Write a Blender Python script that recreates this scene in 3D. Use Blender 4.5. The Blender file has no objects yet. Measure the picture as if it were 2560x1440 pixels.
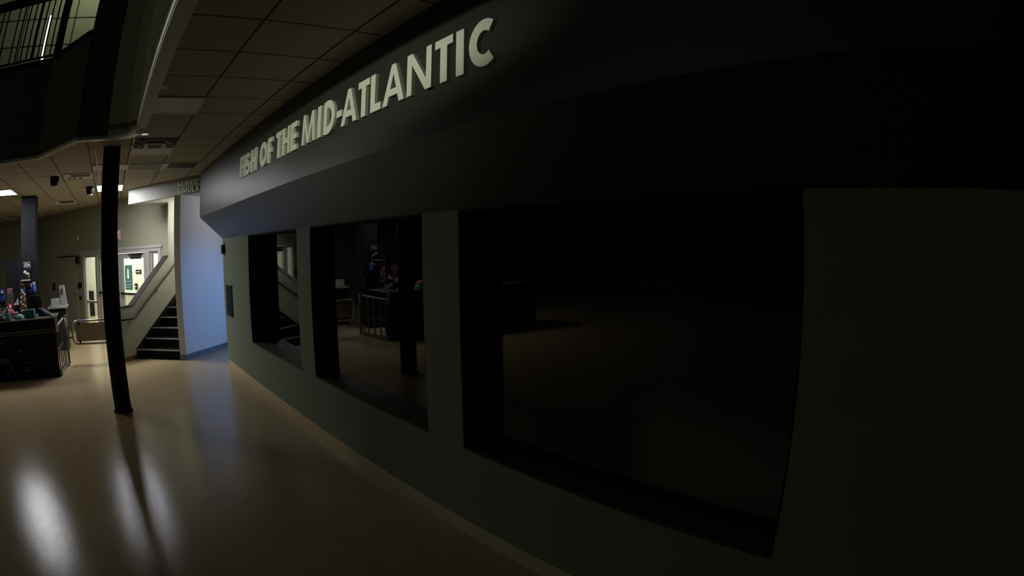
import bpy, math, random
from mathutils import Vector, Matrix
random.seed(7)
SC = bpy.context.scene
COL = SC.collection
PI = math.pi

# ------------------------------------------------------------------ camera (wide action-camera lens), world, exposure
EYE = 1.92                                   # camera height
cd = bpy.data.cameras.new('camera')
cam = bpy.data.objects.new('camera', cd)
COL.objects.link(cam)
cd.type = 'PANO'
cd.sensor_fit = 'HORIZONTAL'
cd.sensor_width = 36.0
cd.panorama_type = 'FISHEYE_LENS_POLYNOMIAL'
cd.fisheye_fov = math.radians(180)
cd.fisheye_polynomial_k0 = 0.0
cd.fisheye_polynomial_k1 = -0.87796379 / 18
cd.fisheye_polynomial_k2 = 0.0
cd.fisheye_polynomial_k3 = -0.05985843 / 18 ** 3
cd.fisheye_polynomial_k4 = 0.0
cd.clip_start = 0.02
R3 = Matrix(((0.7554983889, 0.0596371667, -0.6524305294),
             (-0.6550477612, 0.0511247315, -0.7538558830),
             (-0.0116024933, 0.9969100612, 0.0776898447)))
cam.matrix_world = Matrix.Translation((0, 0, EYE)) @ R3.to_4x4()
SC.camera = cam

w = bpy.data.worlds.new('world'); SC.world = w
w.use_nodes = True
w.node_tree.nodes['Background'].inputs[0].default_value = (0.5, 0.6, 0.5, 1)
w.node_tree.nodes['Background'].inputs[1].default_value = 0.0

SC.view_settings.view_transform = 'Standard'
SC.view_settings.look = 'None'
SC.view_settings.gamma = 1
SC.view_settings.exposure = 0.0
SC.view_settings.use_curve_mapping = False
SC.cycles.max_bounces = 7
SC.cycles.diffuse_bounces = 3
SC.cycles.glossy_bounces = 4
SC.cycles.transparent_max_bounces = 12
SC.cycles.sample_clamp_indirect = 2.0
SC.cycles.use_denoising = True

P_TROFFER = 36.0       # emission of the lit ceiling troffers
P_VESTIBULE = 165.0    # watts, lamp behind the entrance doors
P_STAIR = 48.0         # watts, lamp over the stairs
P_SCREEN = 2.6        # emission of the blue screen added in the alcove
P_SPOT = 420.0  # watts, added spot that brightens the letters
P_ALCOVE = 5.0
P_BLUE = 88.0  # watts, added blue spot in the alcove
P_UPPER = 17.0        # watts, unseen light added for the upper back wall
P_SIDE = 0.35          # emission of the unseen fill panel added at the left

# ------------------------------------------------------------------ materials
MATS = {}
def mat(name, col, rough=0.6, metal=0.0, var=0.08, scale=12.0, bump=0.0, bscale=60.0, emit=None, estr=0.0, spec=0.5):
    if name in MATS: return MATS[name]
    m = bpy.data.materials.new(name); m.use_nodes = True
    nt = m.node_tree; b = nt.nodes['Principled BSDF']
    tc = nt.nodes.new('ShaderNodeTexCoord')
    nz = nt.nodes.new('ShaderNodeTexNoise'); nz.inputs['Scale'].default_value = scale; nz.inputs['Detail'].default_value = 4
    nt.links.new(tc.outputs['Object'], nz.inputs['Vector'])
    mx = nt.nodes.new('ShaderNodeMix'); mx.data_type = 'RGBA'
    nt.links.new(nz.outputs['Fac'], mx.inputs['Factor'])
    mx.inputs['A'].default_value = (*[max(0, c * (1 - var)) for c in col], 1)
    mx.inputs['B'].default_value = (*[min(1, c * (1 + var)) for c in col], 1)
    nt.links.new(mx.outputs['Result'], b.inputs['Base Color'])
    b.inputs['Roughness'].default_value = rough
    b.inputs['Metallic'].default_value = metal
    b.inputs['Specular IOR Level'].default_value = spec
    if bump:
        n2 = nt.nodes.new('ShaderNodeTexNoise'); n2.inputs['Scale'].default_value = bscale; n2.inputs['Detail'].default_value = 3
        nt.links.new(tc.outputs['Object'], n2.inputs['Vector'])
        bp = nt.nodes.new('ShaderNodeBump'); bp.inputs['Strength'].default_value = bump; bp.inputs['Distance'].default_value = 0.01
        nt.links.new(n2.outputs['Fac'], bp.inputs['Height']); nt.links.new(bp.outputs['Normal'], b.inputs['Normal'])
    if emit:
        b.inputs['Emission Color'].default_value = (*emit, 1); b.inputs['Emission Strength'].default_value = estr
    MATS[name] = m
    return m

def grid_mat(name, col, line, ox, oy, step, width, axes='XY', rough=0.9, var=0.08, stepy=None):
    """square panels with thin joints, laid out in the object's own metres"""
    m = mat(name, col, rough=rough, var=var, scale=25, bump=0.15, bscale=180)
    nt = m.node_tree; b = nt.nodes['Principled BSDF']
    src = b.inputs['Base Color'].links[0].from_socket
    tc = nt.nodes.new('ShaderNodeTexCoord'); sp = nt.nodes.new('ShaderNodeSeparateXYZ')
    nt.links.new(tc.outputs['Object'], sp.inputs[0])
    ds = []
    for ax, o, st in ((axes[0], ox, step), (axes[1], oy, stepy or step)):
        a = nt.nodes.new('ShaderNodeMath'); a.operation = 'SUBTRACT'; a.inputs[1].default_value = o
        nt.links.new(sp.outputs[ax], a.inputs[0])
        p = nt.nodes.new('ShaderNodeMath'); p.operation = 'PINGPONG'; p.inputs[1].default_value = st / 2
        nt.links.new(a.outputs[0], p.inputs[0]); ds.append(p)
    mn = nt.nodes.new('ShaderNodeMath'); mn.operation = 'MINIMUM'
    nt.links.new(ds[0].outputs[0], mn.inputs[0]); nt.links.new(ds[1].outputs[0], mn.inputs[1])
    lt = nt.nodes.new('ShaderNodeMath'); lt.operation = 'LESS_THAN'; lt.inputs[1].default_value = width / 2
    nt.links.new(mn.outputs[0], lt.inputs[0])
    mx = nt.nodes.new('ShaderNodeMix'); mx.data_type = 'RGBA'
    nt.links.new(lt.outputs[0], mx.inputs['Factor']); nt.links.new(src, mx.inputs['A'])
    mx.inputs['B'].default_value = (*line, 1)
    nt.links.new(mx.outputs['Result'], b.inputs['Base Color'])
    return m

def pane_mat(name, ior=1.5, tint=(0.9, 0.95, 0.92)):
    m = bpy.data.materials.new(name); m.use_nodes = True
    nt = m.node_tree; nt.nodes.remove(nt.nodes['Principled BSDF'])
    out = nt.nodes['Material Output']
    fr = nt.nodes.new('ShaderNodeFresnel'); fr.inputs['IOR'].default_value = ior
    tr = nt.nodes.new('ShaderNodeBsdfTransparent'); tr.inputs[0].default_value = (*tint, 1)
    gl = nt.nodes.new('ShaderNodeBsdfGlossy'); gl.inputs['Roughness'].default_value = 0.0
    ms = nt.nodes.new('ShaderNodeMixShader')
    ge = nt.nodes.new('ShaderNodeNewGeometry'); inv = nt.nodes.new('ShaderNodeMath'); inv.operation = 'SUBTRACT'; inv.inputs[0].default_value = 1.0
    mu = nt.nodes.new('ShaderNodeMath'); mu.operation = 'MULTIPLY'      # only the outer faces of the sheet reflect
    nt.links.new(ge.outputs['Backfacing'], inv.inputs[1]); nt.links.new(fr.outputs[0], mu.inputs[0]); nt.links.new(inv.outputs[0], mu.inputs[1])
    nt.links.new(mu.outputs[0], ms.inputs[0]); nt.links.new(tr.outputs[0], ms.inputs[1]); nt.links.new(gl.outputs[0], ms.inputs[2])
    nt.links.new(ms.outputs[0], out.inputs[0])
    MATS[name] = m
    return m

M_FLOOR = mat('polished_floor', (0.51, 0.385, 0.215), rough=0.15, var=0.10, scale=5, bump=0.09, bscale=110, spec=0.26)
M_WALL = mat('olive_grey_paint', (0.24, 0.29, 0.195), rough=0.75, var=0.03, bump=0.08, bscale=220)
M_FASCIA = mat('fascia_paint', (0.032, 0.038, 0.028), rough=0.38, var=0.03, bump=0.08, bscale=220)
M_LOBBY = mat('lobby_paint', (0.345, 0.35, 0.255), rough=0.8, var=0.04)
M_PALE = mat('pale_paint', (0.74, 0.72, 0.70), rough=0.7, var=0.03)
M_WHITE = mat('white_paint', (0.72, 0.73, 0.66), rough=0.7, var=0.03)
M_DARKW = mat('dark_grey_paint', (0.085, 0.09, 0.08), rough=0.75, var=0.06)
M_BASE = mat('tan_vinyl_base', (0.75, 0.62, 0.36), rough=0.5)
M_GREYB = mat('grey_vinyl_base', (0.17, 0.18, 0.20), rough=0.5)
M_BROWNB = mat('brown_vinyl_base', (0.13, 0.07, 0.04), rough=0.5)
M_CEIL = grid_mat('ceiling_tiles', (0.40, 0.365, 0.27), (0.035, 0.03, 0.02), 0.225, 3.13, 0.61, 0.018)
M_UPPANEL = grid_mat('upper_wall_panels', (0.42, 0.43, 0.27), (0.05, 0.05, 0.03), -1.43, 6.98, 1.3, 0.035, axes='XZ', stepy=0.62)
M_BLACK = mat('matt_black', (0.006, 0.006, 0.007), rough=0.7, spec=0.2)
M_GLOSSB = mat('gloss_black', (0.008, 0.008, 0.009), rough=0.35)
M_TANK = mat('tank_interior', (0.004, 0.004, 0.010), rough=0.9, spec=0.0)
M_STEEL = mat('brushed_steel', (0.42, 0.42, 0.40), rough=0.32, metal=0.9)
M_DSTEEL = mat('dark_metal', (0.10, 0.10, 0.095), rough=0.4, metal=0.6)
M_CARPET = mat('black_stair_tread', (0.010, 0.010, 0.010), rough=0.95, spec=0.1)
M_NOSE = mat('grey_nosing', (0.34, 0.34, 0.32), rough=0.5)
M_LETTER = mat('letter_face', (0.82, 0.86, 0.70), rough=0.5, var=0.02)
M_FRAME = mat('door_frame_paint', (0.50, 0.48, 0.46), rough=0.45)
M_SILL = mat('sill_brown', (0.07, 0.055, 0.035), rough=0.5)
M_CAPW = mat('dark_wood_cap', (0.035, 0.026, 0.022), rough=0.7, spec=0.2)
M_DIFF = mat('dead_diffuser', (0.62, 0.62, 0.56), rough=0.6)
M_TROFF = mat('lit_diffuser', (0.8, 0.8, 0.8), emit=(0.95, 0.97, 1.0), estr=P_TROFFER)
M_TBAR = mat('ceiling_trim', (0.52, 0.52, 0.44), rough=0.5)
M_TRIM = mat('edge_trim', (0.62, 0.66, 0.60), rough=0.35)
M_GLASS = pane_mat('door_glass', 1.5, (0.93, 0.97, 0.93))
M_ACRY = pane_mat('tank_glass', 2.0, (0.8, 0.85, 0.85))
def col(name, c, **k): return mat(name, c, **k)

# ------------------------------------------------------------------ mesh helpers
class MB:
    def __init__(s): s.v = []; s.f = []
    def add(s, vs, fs):
        o = len(s.v); s.v += [tuple(p) for p in vs]; s.f += [tuple(i + o for i in f) for f in fs]; return s
    def box(s, a, b):
        x0, y0, z0 = a; x1, y1, z1 = b
        return s.prism([(x0, y0), (x1, y0), (x1, y1), (x0, y1)], z0, z1)
    def prism(s, poly, z0, z1):
        n = len(poly)
        vs = [(x, y, z0) for x, y in poly] + [(x, y, z1) for x, y in poly]
        return s.add(vs, [tuple(range(n))[::-1], tuple(range(n, 2 * n))] + [(i, (i + 1) % n, n + (i + 1) % n, n + i) for i in range(n)])
    def solid(s, face, d):
        """a planar 3-D polygon pushed along vector d"""
        n = len(face); d = Vector(d)
        vs = [Vector(p) for p in face] + [Vector(p) + d for p in face]
        return s.add(vs, [tuple(range(n))[::-1], tuple(range(n, 2 * n))] + [(i, (i + 1) % n, n + (i + 1) % n, n + i) for i in range(n)])
    def tube(s, pts, r, n=12, cap=True):
        pts = [Vector(p) for p in pts]; rings = []
        for i, p in enumerate(pts):
            t = (pts[min(i + 1, len(pts) - 1)] - pts[max(i - 1, 0)]).normalized()
            a = t.cross(Vector((0, 0, 1)))
            if a.length < 1e-3: a = t.cross(Vector((0, 1, 0)))
            if i and a.dot(pa) < 0: a = -a
            a.normalize(); pa = a; b = t.cross(a).normalized()
            rr = r[i] if isinstance(r, (list, tuple)) else r
            rings.append([p + a * math.cos(k * 2 * PI / n) * rr + b * math.sin(k * 2 * PI / n) * rr for k in range(n)])
        vs = [q for g in rings for q in g]; fs = []
        for i in range(len(rings) - 1):
            for k in range(n):
                fs.append((i * n + k, i * n + (k + 1) % n, (i + 1) * n + (k + 1) % n, (i + 1) * n + k))
        if cap: fs += [tuple(range(n))[::-1], tuple(range((len(rings) - 1) * n, len(rings) * n))]
        return s.add(vs, fs)
    def lathe(s, c, prof, n=24):
        """prof: (radius, z) from bottom to top, around c"""
        c = Vector(c); vs = []; fs = []
        for r, z in prof:
            vs += [c + Vector((math.cos(k * 2 * PI / n) * r, math.sin(k * 2 * PI / n) * r, z)) for k in range(n)]
        for i in range(len(prof) - 1):
            for k in range(n):
                fs.append((i * n + k, i * n + (k + 1) % n, (i + 1) * n + (k + 1) % n, (i + 1) * n + k))
        fs += [tuple(range(n))[::-1], tuple(range((len(prof) - 1) * n, len(prof) * n))]
        return s.add(vs, fs)
    def blob(s, c, r, seed=0, n=10, m=8, wob=0.12):
        rnd = random.Random(seed); c = Vector(c); vs = []; fs = []
        for i in range(m + 1):
            th = PI * i / m
            for k in range(n):
                ph = 2 * PI * k / n; q = 1 + wob * math.sin(3 * ph + seed) * math.sin(2 * th + seed) + rnd.uniform(-wob, wob) * 0.3 * math.sin(th)
                vs.append(c + Vector((math.sin(th) * math.cos(ph) * r[0] * q, math.sin(th) * math.sin(ph) * r[1] * q, math.cos(th) * r[2])))
        for i in range(m):
            for k in range(n): fs.append((i * n + k, (i + 1) * n + k, (i + 1) * n + (k + 1) % n, i * n + (k + 1) % n))
        return s.add(vs, fs)
    def build(s, name, m, parent=None, smooth=False, bevel=0.0, loc=None):
        me = bpy.data.meshes.new(name)
        me.from_pydata(s.v, [], s.f); me.update()
        import bmesh
        bm = bmesh.new(); bm.from_mesh(me); bmesh.ops.remove_doubles(bm, verts=bm.verts, dist=1e-6)
        bmesh.ops.recalc_face_normals(bm, faces=bm.faces); bm.to_mesh(me); bm.free()
        o = bpy.data.objects.new(name, me); COL.objects.link(o)
        me.materials.append(m)
        if smooth:
            for p in me.polygons: p.use_smooth = len(p.vertices) == 4
        if bevel:
            md = o.modifiers.new('bevel', 'BEVEL'); md.width = bevel; md.segments = 2; md.limit_method = 'ANGLE'
        if parent is not None: o.parent = parent
        elif loc is not None:
            lo = Vector(loc); me.transform(Matrix.Translation(-lo)); o.location = lo
        return o

def tag(o, label, cat, group=None, kind=None):
    o['label'] = label; o['category'] = cat
    if group: o['group'] = group
    if kind: o['kind'] = kind
    return o
def struct(o, label=None):
    o['kind'] = 'structure'
    if label: o['label'] = label
    return o
def empty(name, label, cat, loc, rz=0.0, group=None, kind=None):
    e = bpy.data.objects.new(name, None); COL.objects.link(e)
    e.location = loc; e.rotation_euler = (0, 0, rz); e.empty_display_size = 0.05
    return tag(e, label, cat, group, kind)
def part(name, mb, m, parent, **k):
    """mesh given in world metres, parented so that it stays where it is"""
    o = mb.build(name, m, parent, **k)
    p = parent; mw = Matrix.Identity(4)
    chain = []
    while p is not None: chain.append(p); p = p.parent
    for q in reversed(chain): mw = mw @ (Matrix.Translation(q.location) @ q.rotation_euler.to_matrix().to_4x4())
    o.data.transform(mw.inverted())
    return o

CEIL = 3.27
# ================================================================== SETTING
# floor
struct(MB().box((-12, -4, -0.1), (8, 28, 0)).build('floor', M_FLOOR), 'polished tan floor')

# plan line of the opening to the upper floor
EDGE = [(0.245, -4.0), (0.245, 6.10), (0.13, 6.28), (-0.10, 6.36), (-0.49, 6.40), (-1.10, 7.36), (-1.99, 7.68), (-4.2, 8.45), (-12, 11.0)]
# ceiling: from the opening to the far walls
struct(MB().prism(EDGE + [(-12, 28), (8, 28), (8, -4)], CEIL, CEIL + 0.06).build('ceiling', M_CEIL), 'suspended tile ceiling over the lobby')

# right wall with three tank windows
XW, XB = 2.035, 2.36
WEND = 9.645
WIN = [(5.74, 7.85), (3.245, 5.34), (0.73, 2.835)]
ZS, ZH = 0.636, 2.123
wr = MB().box((XW, -4, 0), (XB, WEND, ZS))
for a, b in ((7.85, WEND), (5.34, 5.74), (2.835, 3.245), (-4, 0.73)):
    wr.box((XW, a, ZS), (XB, b, ZH))
wr.box((XB - 0.04, WEND - 0.3, 0), (6.5, WEND, CEIL))
struct(wr.build('wall_right', M_WALL), 'painted wall below the bulkhead with three tank windows')
# bulkhead with sloping underside
P = [(1.65, CEIL), (1.65, 2.498), (XW, ZH), (XB + 0.2, ZH), (XB + 0.2, CEIL)]
YE = {0: 9.87, 1: 9.85, 2: WEND, 3: WEND, 4: WEND + 0.2}
bk = MB()
n = len(P)
bk.add([(x, -4, z) for x, z in P] + [(x, YE[i], z) for i, (x, z) in enumerate(P)],
       [tuple(range(n)), tuple(range(n, 2 * n))[::-1]] + [(i, (i + 1) % n, n + (i + 1) % n, n + i) for i in range(n)])
struct(bk.build('wall_bulkhead', M_FASCIA), 'bulkhead over the tank windows with a sloping underside')
struct(MB().box((XW - 0.013, -4, 0), (XW, WEND, 0.106)).build('baseboard_right', M_BASE, bevel=0.003), 'tan baseboard')
# tank windows: frame liner, sill, glass, dark tank behind
for i, ((y0, y1), xg) in enumerate(zip(WIN, (2.245, 2.175, 2.20))):
    win = MB()
    for (a, b) in ((y1 - 0.012, y1), (y0, y0 + 0.012)):
        win.box((XW + 0.004, a, ZS), (XB, b, ZH))
    win.box((XW + 0.004, y0 + .012, ZH - 0.012), (XB, y1 - .012, ZH))
    wo = struct(win.build('window_%d' % (i + 1), M_BLACK))
    wo['label'] = ['far tank window nearest the stairs', 'middle tank window', 'near tank window, the largest in view'][i]
    part('window_sill', MB().box((XW - 0.004, y0 + .012, ZS - 0.004), (xg, y1 - .012, ZS + 0.012)), M_SILL, wo)
    sk_ = (0.011, -0.004, 0.0)[i] * 1.05           # the heavy panes sit slightly out of parallel
    part('pane', MB().prism([(xg - sk_, y0 + .012), (xg + .03 - sk_, y0 + .012), (xg + .03 + sk_, y1 - .012), (xg + sk_, y1 - .012)], ZS + .012, ZH - .012), M_ACRY, wo)
    tb = MB()
    tb.add([(xg + .03, y0, ZS), (3.6, y0, ZS), (3.6, y1, ZS), (xg + .03, y1, ZS), (xg + .03, y0, ZH), (3.6, y0, ZH), (3.6, y1, ZH), (xg + .03, y1, ZH)],
           [(0, 1, 2, 3), (4, 5, 6, 7), (0, 1, 5, 4), (1, 2, 6, 5), (2, 3, 7, 6)])
    part('tank', tb, M_TANK, wo)

# ---- upper floor edge round the opening
def wall_strip(line, z0, z1, th=0.12, inward=False):
    """vertical wall following an open plan line; thickness to the outside of the opening"""
    L = [Vector((x, y, 0)) for x, y in line]; nrm = []
    for i in range(len(L)):
        a = (L[i] - L[i - 1]).normalized() if i else (L[1] - L[0]).normalized()
        b = (L[i + 1] - L[i]).normalized() if i < len(L) - 1 else a
        t = (a + b).normalized(); nn = Vector((t.y, -t.x, 0)); nn /= max(0.5, nn.dot(Vector((a.y, -a.x, 0)))); nrm.append(nn)
    o = [L[i] + nrm[i] * th for i in range(len(L))]
    mb = MB()
    n = len(L)
    vs = [(p.x, p.y, z0) for p in L] + [(p.x, p.y, z1) for p in L] + [(p.x, p.y, z0) for p in o] + [(p.x, p.y, z1) for p in o]
    fs = []
    for i in range(n - 1):
        fs += [(i, i + 1, n + i + 1, n + i), (2 * n + i + 1, 2 * n + i, 3 * n + i, 3 * n + i + 1), (n + i, n + i + 1, 3 * n + i + 1, 3 * n + i), (i + 1, i, 2 * n + i, 2 * n + i + 1)]
    fs += [(0, n, 3 * n, 2 * n), (n - 1, 2 * n - 1, 4 * n - 1, 3 * n - 1)]
    return mb.add(vs, fs)
UP = 4.40
ZTOP = 9.6
struct(wall_strip(EDGE[:3], CEIL - 0.02, ZTOP).build('wall_atrium_side', M_WHITE), 'side face of the opening above the ceiling')
struct(wall_strip(EDGE[2:4], 3.19, ZTOP).build('wall_atrium_pilaster', M_WHITE), 'paler narrow face at the corner of the opening')
struct(wall_strip(EDGE[3:5], 3.19, ZTOP).build('wall_atrium_corner', M_DARKW), 'dark full-height corner wall of the opening')
struct(wall_strip(EDGE[4:], 3.19, UP).build('wall_atrium_edge', M_DARKW), 'dark upper floor edge')
def off(line, d):
    L = [Vector((x, y, 0)) for x, y in line]; out = []
    for i in range(len(L)):
        a = (L[i] - L[i - 1]).normalized() if i else (L[1] - L[0]).normalized()
        b = (L[i + 1] - L[i]).normalized() if i < len(L) - 1 else a
        t = (a + b).normalized(); nn = Vector((t.y, -t.x, 0)); nn /= max(0.5, nn.dot(Vector((a.y, -a.x, 0))))
        q = L[i] + nn * d; out.append((q.x, q.y))
    return out
struct(wall_strip(off(EDGE[1:], -0.02), 3.17, 3.205, th=0.10).build('trim_1', M_TRIM), 'pale metal trim along the lower edge of the upper floor')
struct(wall_strip(off(EDGE[4:], -0.012), 3.205, 3.42, th=0.012).build('trim_2', M_DARKW), 'dark lower band of the upper floor edge')
struct(wall_strip([(0.232, -4.0), (0.232, 6.06)], CEIL - 0.015, CEIL + 0.02, th=0.03).build('trim_3', M_TRIM), 'metal edge trim beside the ceiling tiles')
struct(wall_strip(off(EDGE[4:], -0.03), UP, UP + 0.06, th=0.14).build('trim_4', M_BLACK), 'black kerb under the balustrade')
# upper storey: floor, back wall, roof, left wall
struct(MB().prism(off(EDGE[4:], 0.12) + [(-12, 14), (0.6, 14), (0.6, 6.6)], UP - 0.25, UP - 0.002).build('floor_upper', M_DARKW), 'upper floor slab')
struct(MB().box((-12, 12.0, UP), (3, 12.12, ZTOP)).build('wall_upper_back', M_UPPANEL), 'panelled back wall of the upper floor')
struct(MB().box((-12, -4, ZTOP), (3, 12.12, ZTOP + 0.1)).build('ceiling_upper', M_DARKW), 'roof over the opening')
struct(MB().box((-12.1, -4, 0), (-12, 28, ZTOP)).build('wall_left', M_DARKW), 'far left wall')
struct(MB().box((-12, -4.1, 0), (8, -4, ZTOP)).build('wall_back', M_DARKW), 'wall behind the camera')
wn = struct(MB().box((-2.10, 11.96, 5.93), (-2.02, 12.0, 7.05)).build('window_4', M_DSTEEL), 'narrow bright upper window')
part('pane', MB().box((-2.092, 11.95, 5.94), (-2.028, 11.965, 7.04)), mat('daylight_slit', (0.8, 0.8, 0.8), emit=(0.95, 1, 0.95), estr=2.2), wn)

# ---- door wall, rotated against the lobby
A = Vector((-0.946, 16.29, 0)); UD = Vector((0.5145, -0.8575, 0)).normalized(); NN = Vector((0.8575, 0.5145, 0)).normalized()
def D(t, n, z): return A + UD * t + NN * n + Vector((0, 0, z))
def dbox(mb, t0, t1, n0, n1, z0, z1):
    return mb.solid([D(t0, n0, z0), D(t1, n0, z0), D(t1, n1, z0), D(t0, n1, z0)], (0, 0, z1 - z0))
dw = MB()
dbox(dw, -3.9, 0.0, 0, 0.16, 0, CEIL); dbox(dw, 4.168, 4.70, 0, 0.16, 0, CEIL); dbox(dw, 0.0, 4.168, 0, 0.16, 2.09, CEIL)
struct(dw.build('wall_far', M_LOBBY), 'olive lobby wall around the entrance doors')
fl = D(-3.9, 0, 0)
struct(MB().prism([(fl.x, fl.y), (-3.3, 19.48), (-4.55, 20.07), (-12, 23.6), (-12, 23.9), (-3.0, 20.2)], 0, CEIL).build('wall_far_left', M_LOBBY), 'dim lobby wall left of the square pillar')
bb = MB(); dbox(bb, -3.9, -0.05, -0.012, 0, 0, 0.1)
struct(bb.build('baseboard_far', M_GREYB))
# vestibule behind the doors
vf = MB(); dbox(vf, -4.5, 4.2, 0.16, 3.3, -0.02, 0.004)
struct(vf.build('floor_vestibule', M_FLOOR))
vw = MB(); dbox(vw, -4.5, 4.2, 2.2, 2.3, 0, CEIL); dbox(vw, -4.6, -4.5, 0.16, 2.3, 0, CEIL); dbox(vw, 4.2, 4.24, 0.16, 2.3, 0, CEIL)
struct(vw.build('wall_vestibule', M_WHITE), 'bright white wall behind the entrance doors')

# hurricane fascia and the low soffit behind it
H0 = Vector((0.385, 12.29, 0)); E1 = Vector((0.538, -0.843, 0)).normalized(); E2 = Vector((0.86, 0.51, 0)).normalized()
def Hh(s, n, z): return H0 + E1 * s + E2 * n + Vector((0, 0, z))
hf = MB().solid([Hh(0, 0, 2.965), Hh(3.05, 0, 2.965), Hh(3.05, 1.25, 2.965), Hh(0, 1.25, 2.965)], (0, 0, CEIL - 2.965))
struct(hf.build('wall_hurricane_fascia', mat('sign_fascia_paint', (0.27, 0.265, 0.235))), 'pale sign fascia over the stair opening')

struct(MB().solid([Hh(0.02, 0.02, 2.957), Hh(3.0, 0.02, 2.957), Hh(3.0, 1.22, 2.957), Hh(0.02, 1.22, 2.957)], (0, 0, 0.008)).build('ceiling_stair', M_WHITE), 'white underside of the sign fascia over the stairs')

# pillar end and blue-lit wall
P0, P1 = Vector((1.256, 10.595, 0)), Vector((1.372, 10.525, 0))
BV = (Vector((2.446, 11.533, 0)) - P1).normalized()
BN = Vector((-BV.y, BV.x, 0))
P2 = P1 + BV * 3.4
poly = [P0, P1, P2, P2 + BN * 0.135, P0 + BV * 0.02 + BN * 0.0]
struct(MB().prism([(p.x, p.y) for p in poly], 0, 2.955).build('wall_alcove', M_PALE), 'pale wall beside the stairs, lit blue')
q0, q1, q2 = P0 - BV * 0.012, P1 - Vector((0, 0.016, 0)), P2 - BN * 0.012
struct(MB().prism([(q0.x - .005, q0.y), (q1.x, q1.y), (q2.x, q2.y), (P2.x, P2.y), (P1.x, P1.y), (P0.x, P0.y)], 0, 0.1).build('baseboard_alcove', M_GREYB))
struct(MB().box((5.2, 9.6, 0), (5.3, 17, CEIL)).build('wall_alcove_right', M_PALE))

# ================================================================== THINGS
# ---- staircase
V = Vector((0.729, 0.685, 0)).normalized(); VN = Vector((-V.y, V.x, 0))
L0 = Vector((0.413, 11.19, 0)); FD = (P0 - L0); SW = FD.length; FD.normalize()
st = empty('staircase', 'dark staircase of black treads with pale nosings rising behind the pale wall', 'staircase', L0)
NST = 7
for i in range(NST):
    a = L0 + V * (0.27 * i) + FD * 0.0
    b = L0 + V * (0.27 * (i + 1))
    wd = SW - 0.02
    poly = [a, a + FD * wd, b + FD * wd, b]
    part('step', MB().prism([(p.x, p.y) for p in poly], 0.0, 0.17 * (i + 1)), M_CARPET, st)
    nb = MB().prism([(p.x, p.y) for p in (a - V * .012, a - V * .012 + FD * wd, a + V * .035 + FD * wd, a + V * .035)], 0.17 * (i + 1) - 0.012, 0.17 * (i + 1) + 0.004)
    if i: part('nosing', nb, M_NOSE, st)
    else: part('nosing', nb, M_NOSE, st)
sk = MB().solid([L0 + VN * 0.0 + V * t + Vector((0, 0, z)) - VN * 0.018 for t, z in ((0, 0), (0, 0.2), (1.42, 1.10), (1.88, 1.40), (1.88, 0))], VN * 0.018)
part('skirt_board', sk, M_CARPET, st)
# ---- half wall of the stairs and the full wall that follows it
hw = MB().solid([L0 + V * t + Vector((0, 0, z)) for t, z in ((-0.43, 0), (-0.43, 0.985), (-0.02, 0.985), (1.205, 1.865), (1.205, 0))], VN * 0.13)
hw.solid([L0 + V * t + Vector((0, 0, z)) for t, z in ((1.205, 0), (1.205, 2.955), (1.9, 2.955), (1.9, 0))], VN * 0.015)
struct(hw.build('wall_stair', M_LOBBY), 'olive stair wall with sloping top')
cp = MB()
c0 = [(-0.44, 0.985), (-0.02, 0.985), (1.2, 1.862)]
cp.solid([L0 + V * t + VN * -0.012 + Vector((0, 0, z)) for t, z in c0 + [(t, z + 0.022) for t, z in c0[::-1]]], VN * 0.155)
tag(cp.build('stair_wall_cap', M_CAPW), 'dark wooden cap along the sloping top of the stair wall', 'wall cap')
hr = empty('handrail', 'dark round handrail fixed to the inner face of the stair wall', 'handrail', L0 + Vector((0, 0, .76)))
rp = [(-0.43, 0.77), (-0.08, 0.765), (0.0, 0.80), (1.42, 1.735), (1.86, 2.03)]
part('rail', MB().tube([L0 + V * t - VN * 0.06 + Vector((0, 0, z)) for t, z in rp], 0.019), M_GLOSSB, hr, smooth=True)
for t, z in ((-0.2, 0.765), (0.72, 1.27), (1.7, 1.92)):
    part('bracket', MB().tube([L0 + V * t + VN * 0.001 + Vector((0, 0, z - .09)), L0 + V * t - VN * 0.05 + Vector((0, 0, z - .07)), L0 + V * t - VN * 0.06 + Vector((0, 0, z - 0.01))], 0.010, 8), M_DSTEEL, hr, smooth=True)
bb = MB().solid([L0 + V * -0.43, L0 + V * -0.02, L0 + V * -0.02 + Vector((0, 0, .08)), L0 + V * -0.43 + Vector((0, 0, .08))], VN * -0.012)
struct(bb.build('baseboard_stair', M_BROWNB))

# ---- columns
c = empty('round_column', 'black round steel column standing in the open floor', 'column', (-0.037, 7.41, 0))
part('shaft', MB().lathe((-0.037, 7.41, 0), [(0.123, 0.0), (0.123, CEIL)], 40), M_BLACK, c, smooth=True)
part('base_ring', MB().lathe((-0.037, 7.41, 0), [(0.148, 0.0), (0.145, 0.014), (0.127, 0.020)], 40), M_BLACK, c, smooth=True)
tag(MB().prism([(-2.262, 12.45), (-1.89, 12.45), (-1.89, 12.82), (-2.262, 12.82)], 0, CEIL).build('square_column', mat('charcoal_paint', (0.016, 0.018, 0.018), rough=0.9, spec=0.1), bevel=0.01),
    'square dark grey column rising behind the gift counter', 'column')

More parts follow.
